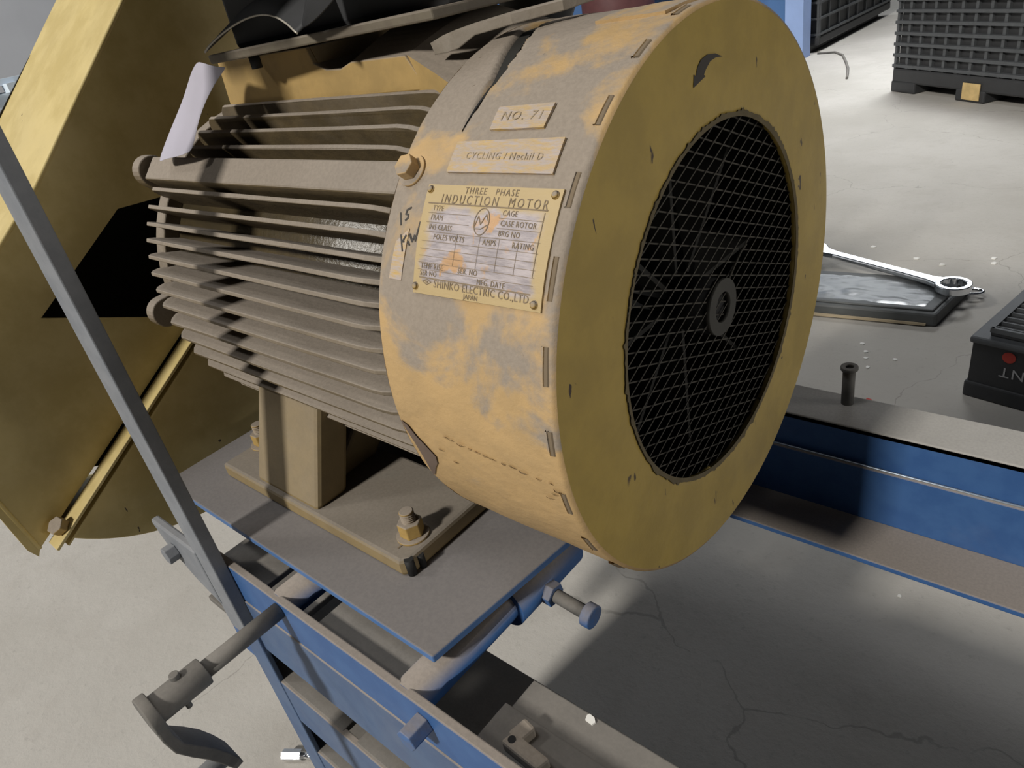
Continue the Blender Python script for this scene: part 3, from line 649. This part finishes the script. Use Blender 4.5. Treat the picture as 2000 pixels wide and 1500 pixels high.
a = MB(); cen = [(-0.3325,-0.190), (-0.3325,-0.212), (-0.3300,-0.226), (-0.3230,-0.238), (-0.3160,-0.250), (-0.3105,-0.263), (-0.3060,-0.276), (-0.3045,-0.284)]
hwid = [0.0125, 0.0125, 0.0125, 0.0135, 0.0135, 0.013, 0.0115, 0.0085]; th_ = [0.0075,0.0075,0.008,0.009,0.009,0.009,0.0085,0.007]
ring = []
for i, (y, z) in enumerate(cen):
    y0, z0 = cen[max(i-1,0)]; y1, z1 = cen[min(i+1,len(cen)-1)]; d = Vector((y1-y0, z1-z0)).normalized(); n = Vector((-d.y, d.x))*th_[i]/2; h = hwid[i]
    ring.append([Vector((CX-h, y+n.x, z+n.y)), Vector((CX+h, y+n.x, z+n.y)), Vector((CX+h, y-n.x, z-n.y)), Vector((CX-h, y-n.x, z-n.y)), Vector((CX-h, y+n.x, z+n.y))])
a.grid(ring, smooth=False); a.add(ring[0][:4], [(0,1,2,3)]); a.add(ring[-1][:4], [(3,2,1,0)])
a.build('crank_arm', M['steel'], cr, bevel=0.001)
MB().rod((CX-0.002,-0.400,-0.2765), (CX-0.002,-0.306,-0.2765), 0.0070, 20).build('hand_grip', M['bar'], cr, bevel=0.001)

# ================================================================== BELT GUARD
XG = -0.520; XB = -0.715
bg = thing('belt_guard', (-0.6, 0.1, -0.25), 'big yellow sheet-metal belt guard behind the motor drive end', 'belt guard')
def yz(x, pts): return [Vector((x, a, b)) for a, b in pts]
J0 = Vector((-0.3060,-0.1785)); J1 = Vector((0.420,0.2865)); jd = (J1-J0).normalized(); jn = Vector((-jd.y, jd.x))
up_out = [(-0.3140,-0.1805), (-0.3300,-0.0180), (-0.2210,0.0760), (-0.1762,0.1103), (-0.0457,0.2307), (0.14,0.40), (0.50,0.55), (0.60,0.40), (J1.x, J1.y)]
hole = [(-0.2208,0.0099), (-0.1348,-0.0297), (-0.020,-0.083), (0.05,0.02), (-0.0300,0.0680), (-0.1232,0.0734)]
# face sheet with its cut-out, filled by triangulation
def holed_sheet(outer, inner, x, name, mat, parent, thick):
    from mathutils.geometry import tessellate_polygon
    off = parent_loc(parent); loops = [[Vector((a, b, 0)) for a, b in L] for L in (outer, inner)]
    tris = tessellate_polygon(loops); flat = [p for L in loops for p in L]
    fs = []
    for t in tris:
        p, q, u = (flat[i] for i in t)
        fs.append(t if (q-p).cross(u-p).z > 0 else t[::-1])
    me = bpy.data.meshes.new(name); me.from_pydata([tuple(Vector((x, p.x, p.y)) - off) for p in flat], [], fs); me.materials.append(mat)
    o = bpy.data.objects.new(name, me); COL.objects.link(o); o.parent = parent
    m = o.modifiers.new('thick', 'SOLIDIFY'); m.thickness = thick; m.offset = -1
    return o
holed_sheet(up_out, hole, XG, 'upper_sheet', M['guard'], bg, 0.003)
rim = MB(); ro = up_out[:6]
for a, b in zip(ro[:-1], ro[1:]):
    n = 6; A, B = Vector(a), Vector(b)
    rim.grid([[Vector((XG - (XG-XB)*0.0 if j == 0 else XB, *(A.lerp(B, i/n)))) for j in (0, 1)] for i in range(n+1)], smooth=False)
rim.build('upper_rim', M['guard'], bg, solid=0.0016)
MB().pipe(yz(XG-0.0006, ro), 0.0021, 8).build('folded_edge', M['guard'], bg, fix=False)
bk = MB(); bk.ext(yz(XB, [(-0.3140,-0.1805), (-0.3300,-0.0180), (-0.2210,0.0760), (-0.0457,0.2307), (0.14,0.40), (0.50,0.55), (0.60,0.40), (0.3,-0.1), (0.0,-0.22), (-0.2,-0.23)]), (0.002,0,0)); bk.build('rear_sheet', M['black'], bg)  # coloured black to stand for the unlit inside behind the cut-out
# folded flange along the joint of the two halves
fa = J0; fb = J0 + jd*0.262
MB().ext(yz(XG+0.001, [tuple(fa), tuple(fb), tuple(fb - jn*0.003), tuple(fa - jn*0.003)]), (0.021,0,0)).build('joint_flange', M['guard'], bg, bevel=0.0006)
fa2 = J0 - jn*0.0085 + jd*0.006; fb2 = J0 + jd*0.262 - jn*0.0085
MB().ext(yz(XG-0.003, [tuple(fa2), tuple(fb2), tuple(fb2 - jn*0.002), tuple(fa2 - jn*0.002)]), (0.021,0,0)).build('joint_flange', M['guard'], bg, bevel=0.0004)
# lower half with round bottom
cy, cz, rA = -0.1467, -0.0506, 0.1975
pts = []
a0, a1 = 217.0, 392.0
for k in range(61):
    t = rad(a0 + (a1-a0)*k/60); q = Vector((cy + rA*math.cos(t), cz + rA*math.sin(t)))
    if (q - J0).dot(jn) < -0.0085: pts.append(q)
k0 = J0 - jn*0.0095
def on_joint(q): return k0 + jd*((q-k0).dot(jd))
outl = [tuple(on_joint(pts[0]))] + [tuple(q) for q in pts] + [tuple(on_joint(pts[-1]))]
MB().ext(yz(XG-0.006, outl), (0.003,0,0)).build('lower_sheet', M['guard'], bg)
lr = MB(); lr.grid([[Vector((XG-0.005, q.x, q.y)), Vector((XB, q.x, q.y))] for q in pts], smooth=True); lr.build('lower_rim', M['guard'], bg, solid=0.003)
bolt_set(bg, (XG+0.012, J0.x+0.014, J0.y+0.012), Vector((0.25, jn.x, jn.y)), 0.0, 0.0085, 0.008, M['nut'], 0, 'flange_bolt')
# turned-in bottom lip at the lower left corner
MB().ext(yz(XG, [(-0.3140,-0.1805), (-0.3215,-0.1150), (-0.3270,-0.1180), (-0.3225,-0.1760), (-0.3180,-0.1870)]), (-0.016,0,0)).build('corner_lip', M['guard'], bg)
MB().box((-0.70,0.28,FLOOR), (-0.66,0.32,0.05)).build('guard_post', M['blue'], bg)

# ================================================================== PAPER STRIP AND FLAT STEEL ON TOP
rows = [((-0.3717,-0.0765,0.1773), (-0.3307,-0.0765,0.1712)), ((-0.3820,-0.0790,0.1713), (-0.3434,-0.0790,0.1654)), ((-0.3950,-0.0845,0.1555), (-0.3530,-0.0855,0.1560)), ((-0.4065,-0.0945,0.1400), (-0.3570,-0.0940,0.1460)), ((-0.4180,-0.1045,0.1240), (-0.3570,-0.1030,0.1350)), ((-0.4050,-0.1200,0.1146), (-0.3480,-0.1160,0.1230))]
P = []
for (a, b) in rows:
    a, b = Vector(a), Vector(b); P.append([a.lerp(b, j/6) + Vector((0, -0.0022*math.sin(PI*j/6), 0.0006*math.sin(2*PI*j/6))) for j in range(7)])
pm = MB().grid(P); pt = pm.build('paper_strip', M['paper'], fix=False, solid=0.0005)
sm = pt.modifiers.new('round', 'SUBSURF'); sm.levels = 2; sm.render_levels = 2
tag(pt, 'pale lilac paper tape strip hanging from the terminal box over the upper fins', 'tape')
# flat bar with a chisel-flattened end, resting on seat shoulder and cowl
cb = MB(); path = [((-0.1535,-0.0450,0.1625), 0.0007, 0.0034), ((-0.1440,-0.0440,0.1640), 0.0012, 0.0046), ((-0.1360,-0.0425,0.1655), 0.0022, 0.0046), ((-0.1250,-0.0375,0.1690), 0.0036, 0.0026), ((-0.1030,-0.0300,0.1712), 0.0040, 0.0026), ((-0.0830,-0.0120,0.1726), 0.0040, 0.0026), ((-0.0800,0.0020,0.1735), 0.0040, 0.0026), ((-0.0740,0.0300,0.1750), 0.0040, 0.0026)]
ring = []
for i, (p, w2, t2_) in enumerate(path):
    p = Vector(p); d = (Vector(path[min(i+1,len(path)-1)][0]) - Vector(path[max(i-1,0)][0])).normalized()
    up = Vector((0.0,-0.15,1.0)); up = (up - d*up.dot(d)).normalized(); sd = d.cross(up)
    ring.append([p + sd*w2 + up*t2_, p - sd*w2 + up*t2_, p - sd*w2 - up*t2_, p + sd*w2 - up*t2_, p + sd*w2 + up*t2_])
cb.grid(ring, smooth=False); cb.add(ring[0][:4], [(0,1,2,3)]); cb.add(ring[-1][:4], [(3,2,1,0)])
co = cb.build('chisel_bar', M['chisel'], bevel=0.0006)
tag(co, 'dusty flat steel bar with a chisel end lying across the motor top', 'steel bar')

# cable and conduit behind the motor
cb_ = MB().pipe([(-0.09,0.17,0.30), (-0.17,0.185,0.245), (-0.245,0.20,0.205), (-0.300,0.212,0.13), (-0.325,0.225,0.02), (-0.335,0.240,-0.08), (-0.335,0.246,-0.16), (-0.335,0.246,-0.2140)], 0.034, 18)
tag(cb_.build('cable_conduit', M['box']), 'thick black cable conduit rising behind the motor top', 'conduit')

# ================================================================== LOOSE THINGS NEAR
sv = thing('steel_sleeve', (-0.0030, 0.2485, -0.217), 'small dark flanged steel sleeve standing on the far blue channel', 'sleeve')
MB().tubehole((-0.0030,0.2485,-0.217), (-0.0030,0.2485,-0.1800), 0.0056, 0.0036, 24).build('sleeve_body', M['steel'], sv)
MB().tubehole((-0.0030,0.2485,-0.1800), (-0.0030,0.2485,-0.1765), 0.0078, 0.0036, 24).build('sleeve_collar', M['steel'], sv, bevel=0.0006)
sb = thing('loose_screw', (-0.583, -0.21, FLOOR), 'bright zinc screw lying on the floor below the crank', 'screw')
MB().rod((-0.583,-0.21,FLOOR+0.009), (-0.560,-0.195,FLOOR+0.009), 0.008, 6, smooth=False).build('screw_head', M['chrome'], sb)
MB().rod((-0.560,-0.195,FLOOR+0.009), (-0.535,-0.180,FLOOR+0.007), 0.005, 12).build('screw_shank', M['chrome'], sb)

# ================================================================== TOOL CASE, SPANNER, FILM
tcase = thing('tool_case', (-0.4, 1.45, FLOOR), 'flat dark grey tool case on the floor under the chrome spanner', 'tool case')
E1 = Vector((0.995,0.10,0)); E2 = Vector((-0.10+0.22,0.97,0)).normalized()
c0 = Vector((-0.154,1.352,FLOOR))
MB().ext([c0, c0 + E2*0.215, c0 + E2*0.215 - E1*0.52, c0 - E1*0.52], (0,0,0.034)).build('case_base', M['case'], tcase, bevel=0.006)
lidp = [c0 + E1*(-0.012) + E2*0.012, c0 - E1*0.012 + E2*0.203, c0 - E1*0.508 + E2*0.203, c0 - E1*0.508 + E2*0.012]
MB().ext([p + Vector((0,0,0.033)) for p in lidp], (0,0,0.006)).build('case_lid', M['case'], tcase, bevel=0.003)
MB().ext([c0 - E1*0.02 - E2*0.004 + Vector((0,0,0.004)), c0 - E1*0.30 - E2*0.008 + Vector((0,0,0.004)), c0 - E1*0.30 - E2*0.001 + Vector((0,0,0.004)), c0 - E1*0.02 - E2*0.001 + Vector((0,0,0.004))], (0,0,0.006)).build('card_strip', M['card'], tcase)
a = MB(); q = c0 + E2*0.185 + Vector((0,0,0.016)); pts = [q + E1*(0.002 + 0.032*math.sin(PI*k/12)) + E2*0.017*math.cos(PI*k/12) for k in range(13)]
a.pipe(pts, 0.004, 8); a.build('carry_loop', M['chrome'], tcase)
sk = thing('ring_spanner', (-0.33, 1.55, FLOOR+0.045), 'long shiny chrome combination spanner lying on the dark tool case', 'spanner')
zt = FLOOR + 0.052; w0 = Vector((-0.152,1.478,zt)); w1 = Vector((-0.545,1.628,zt)); wd_ = (w1-w0).normalized(); wn = Vector((-wd_.y, wd_.x, 0))
a = MB(); n = 36; k = 24
ro_, ri_ = 0.040, 0.026; L = len(a.v)
for zz in (-0.009, 0.009):
    for kk in range(n):
        t = 2*PI*kk/n; a.v.append(w0 + Vector((ro_*math.cos(t), ro_*math.sin(t), zz)))
for zz in (-0.009, 0.009):
    for kk in range(n):
        t = 2*PI*kk/n; r_ = ri_ + (0.0022 if kk % 3 == 0 else 0); a.v.append(w0 + Vector((r_*math.cos(t), r_*math.sin(t), zz)))
for kk in range(n):
    j = (kk+1) % n
    for fc in ((kk, j, n+j, n+kk), (2*n+kk, 3*n+kk, 3*n+j, 2*n+j), (n+kk, n+j, 3*n+j, 3*n+kk), (kk, 2*n+kk, 2*n+j, j)): a.f.append(list(fc)); a.sm.append(False)
a.build('ring_end', M['chrome'], sk, bevel=0.002)
pr = [(0.030,0.024), (0.06,0.016), (0.12,0.0145), (0.34,0.0145), (0.375,0.020), (0.405,0.040), (0.445,0.044), (0.455,0.036), (0.43,0.024)]
poly = [w0 + wd_*s_ + wn*h for s_, h in pr] + [w0 + wd_*0.415 + wn*0.012, w0 + wd_*0.415 - wn*0.012] + [w0 + wd_*s_ - wn*h for s_, h in reversed(pr)]
MB().ext([p + Vector((0,0,-0.007)) for p in poly], (0,0,0.014)).build('shank', M['chrome'], sk, bevel=0.004)
P = []
for i in range(31):
    row = []
    for j in range(17):
        u, v = i/30, j/16; p = c0 - E1*(0.035 + 0.36*u) + E2*(0.025 + 0.15*v)
        z = FLOOR + 0.0395 + 0.006*abs(mnoise.noise(Vector((u*7, v*4, 2.0)))) + 0.002*abs(mnoise.noise(Vector((u*15, v*8, 8.0))))
        row.append(Vector((p.x, p.y, z)))
    P.append(row)
tag(MB().grid(P, smooth=True).build('plastic_film', M['film'], fix=False), 'crumpled clear plastic film lying on the tool case under the spanner', 'plastic film')

# ================================================================== BLACK CRATE AT THE RIGHT
kc = Vector((-0.0337,1.0849,FLOOR)); kx = Vector((0.983,-0.182,0)).normalized(); ky = Vector((0.182,0.983,0)).normalized(); kz = Vector((0,0,1))
ck = thing('plastic_crate', kc + kx*0.2 + ky*0.15, 'black plastic crate with red dot and upside-down letters, topped by a grid', 'crate')
HK = 0.128
a = MB()
a.obox(kc, kx*0.40, ky*0.006, kz*HK); a.obox(kc + ky*0.294, kx*0.40, ky*0.006, kz*HK); a.obox(kc + ky*0.006, kx*0.006, ky*0.288, kz*HK); a.obox(kc + kx*0.394 + ky*0.006, kx*0.006, ky*0.288, kz*HK); a.obox(kc + kx*0.006 + ky*0.006, kx*0.388, ky*0.288, kz*0.006)
a.build('crate_body', M['plastic'], ck)
MB().obox(kc - kx*0.005 - ky*0.005, kx*0.41, ky*0.31, kz*0.034).build('crate_foot', M['plastic'], ck, bevel=0.004)
MB().obox(kc - kx*0.006 - ky*0.006 + kz*(HK-0.008), kx*0.412, ky*0.312, kz*0.014).build('crate_rim', M['plasticrib'], ck, bevel=0.005)
g0 = kc + kx*0.022 + ky*0.012 + kz*(HK+0.006)
MB().obox(g0, kx*0.36, ky*0.275, kz*0.010).build('grid_tray', M['plastic'], ck, bevel=0.003)
for kk in range(12): MB().obox(g0 + ky*(0.012+0.0225*kk) + kz*0.010, kx*0.35, ky*0.003, kz*0.006).build('grid_slat', M['plasticrib'], ck)
for e in (g0 - ky*0.001, g0 + ky*0.270): MB().obox(e + kz*0.008, kx*0.36, ky*0.006, kz*0.010).build('grid_frame', M['plasticrib'], ck)
for e in (g0 - kx*0.001, g0 + kx*0.356): MB().obox(e + kz*0.008, kx*0.006, ky*0.276, kz*0.010).build('grid_frame', M['plasticrib'], ck)
vs, fs = text_geo('ENT', 0.030, 'CENTER', 1.15)
cx0 = kc + kx*0.082 + kz*0.072 - ky*0.0012
MB().add([cx0 - kx*p[0] - kz*p[1] for p in vs], fs).build('printed_letters', M['white'], ck, fix=False)
dc = kc + kx*0.064 + kz*0.104 - ky*0.0012
MB().add([dc + kx*(0.0115*math.cos(2*PI*i/20)) + kz*(0.0115*math.sin(2*PI*i/20)) for i in range(20)], [tuple(range(20))]).build('red_dot', M['red'], ck, fix=False)

# ================================================================== PALLET CONTAINERS
def container(name, o, dx, dy, Lx_, Ly_, H, label, nh, nv, both, skirt=0.10, foot_label=False):
    o = Vector(o); dx = Vector(dx).normalized(); dy = Vector(dy).normalized(); up = Vector((0,0,1))
    t = thing(name, o + dx*Lx_/2 + dy*Ly_/2, label, 'container', 'black pallet containers on the far floor')
    MB().obox(o + dx*0.02 + dy*0.02 + up*skirt, dx*(Lx_-0.04), dy*(Ly_-0.04), up*(H-skirt)).build('container_wall', M['plastic'], t)
    sk_ = MB().obox(o + up*0.045, dx*Lx_, dy*Ly_, up*(skirt-0.04)).build('pallet_deck', M['plastic'], t, bevel=0.01)
    for f in (0.0, 0.38, 0.80):
        fb_ = MB().obox(o + dx*(f*Lx_) - dy*0.004, dx*0.17, dy*Ly_*0.95, up*0.055).build('pallet_foot', M['plastic'], t, bevel=0.008)
    if foot_label:
        MB().obox(o + dx*(0.38*Lx_+0.045) - dy*0.009 + up*0.012, dx*0.10, dy*0.004, up*0.072).build('foot_label', M['label'], t)
    faces = [(o, dx, dy, Lx_)] + ([(o + dx*Lx_, dy, -dx, Ly_)] if both else [])
    for (q, ex, ey, LL) in faces:
        for i in range(nh):
            z = skirt + 0.01 + (H-skirt-0.03)*i/(nh-1); MB().obox(q + up*z - ey*0.004, ex*LL, ey*0.026, up*0.014).build('wall_rib', M['plasticrib'], t)
        for i in range(nv+1):
            MB().obox(q + ex*((LL-0.016)*i/nv) + up*skirt + ey*0.006, ex*0.016, ey*0.016, up*(H-skirt)).build('wall_stud', M['plasticrib'], t)
    return t
container('pallet_container', (-1.000,3.905,FLOOR), (0.81,-0.587,0), (0.587,0.81,0), 1.15, 0.95, 0.80, 'black ribbed plastic pallet container with orange label in the upper right', 14, 14, False, 0.11, True)
container('pallet_container', (-3.05,5.28,FLOOR), (1,0,0), (0,1,0), 1.17, 1.6, 0.85, 'black pallet container far behind, beside the blue steel post', 8, 8, True)

# ================================================================== FAR MACHINE AND BACKGROUND
bm_ = thing('blue_machine', (-3.0, 5.0, FLOOR), 'blue painted machine body with a steel post standing far behind the motor', 'machine')
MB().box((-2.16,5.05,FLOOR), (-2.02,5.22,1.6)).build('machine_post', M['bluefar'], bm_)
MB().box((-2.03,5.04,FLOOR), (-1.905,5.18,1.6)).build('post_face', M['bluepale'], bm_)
MB().box((-6.4,5.10,-0.42), (-2.1,5.25,1.2)).build('machine_body', M['bluefar'], bm_)
MB().box((-6.4,5.06,FLOOR), (-6.2,5.3,-0.4)).build('machine_leg', M['bluefar'], bm_)
rt = thing('red_tank', (-3.4, 4.6, FLOOR), 'dark red tank beside the far blue machine, above the motor cowl', 'tank')
MB().rod((-3.05,4.55,FLOOR), (-3.05,4.55,0.25), 0.26, 32).build('tank_shell', M['redfar'], rt)
MB().rod((-3.05,4.55,0.25), (-3.05,4.55,0.33), 0.26, 32, 0.08).build('tank_top', M['redfar'], rt)
lp = thing('ribbed_panel', (-3.6, 0.9, FLOOR), 'pale blue panel with ribbed top edge left of the yellow guard', 'panel')
MB().box((-3.9,-0.6,FLOOR), (-3.6,2.0,0.13)).build('panel_body', M['sheet'], lp)
for i in range(20): MB().box((-3.62,-0.55+0.125*i,0.13), (-3.55,-0.50+0.125*i,0.165)).build('panel_rib', M['sheet'], lp)
MB().box((-3.9,-0.6,0.16), (-3.6,2.0,0.185)).build('panel_cap', M['sheet'], lp)
gm_ = MB().box((-8.2,-1.5,FLOOR), (-7.2,4.0,1.6)); tag(gm_.build('grey_cabinet', M['wall'], bevel=0.02), 'plain grey cabinet far back at the upper left edge', 'cabinet')
wr = MB().pipe([(-1.86,5.20,FLOOR+0.006), (-1.74,5.20,FLOOR+0.006), (-1.64,5.06,FLOOR+0.006), (-1.53,4.80,FLOOR+0.006), (-1.446,4.587,FLOOR+0.006), (-1.385,4.40,FLOOR+0.006), (-1.349,4.28,FLOOR+0.006)], 0.0075, 8)
tag(wr.build('loose_wire', M['steel']), 'short black wire lying on the bright floor left of the pallet container', 'wire')

# small chips of debris
def chip(x, y, z, s_, label, group=None, mat='chip'):
    pts = []
    for k in range(6):
        t = 2*PI*k/6 + random.uniform(-0.3,0.3); r_ = s_*random.uniform(0.6,1.1); pts.append(Vector((x + r_*math.cos(t), y + r_*math.sin(t), z)))
    o = MB().ext(pts, (0,0,s_*0.35)).build('debris_chip', M[mat]); tag(o, label, 'chip', group); return o
chip(-0.0205,-0.1580,-0.2205,0.0040, 'white chip lying on the dusty shelf edge at bottom centre')
chip(0.0129,0.494,FLOOR,0.0035, 'single white chip on the shaded floor beside the blue channel')
for x, y in ((-0.1247,1.7925), (-0.1179,1.758), (-0.4308,1.803), (-0.2289,1.7173), (-0.30,1.745)): chip(x, y, FLOOR, 0.008, 'tiny white chip on the floor behind the spanner', 'white chips behind the spanner')
for x, y in ((-0.2472,1.1569), (-0.1896,1.1726), (-0.1657,0.9795), (-0.274,1.2194), (-0.255,1.185), (-0.23,1.12)): chip(x, y, FLOOR, 0.006, 'tiny white chip on the floor between the sleeve and tool case', 'white chips near the sleeve')
chip(-0.185,0.982,FLOOR,0.012, 'red plastic scrap on the floor right of the sleeve', None, 'red')
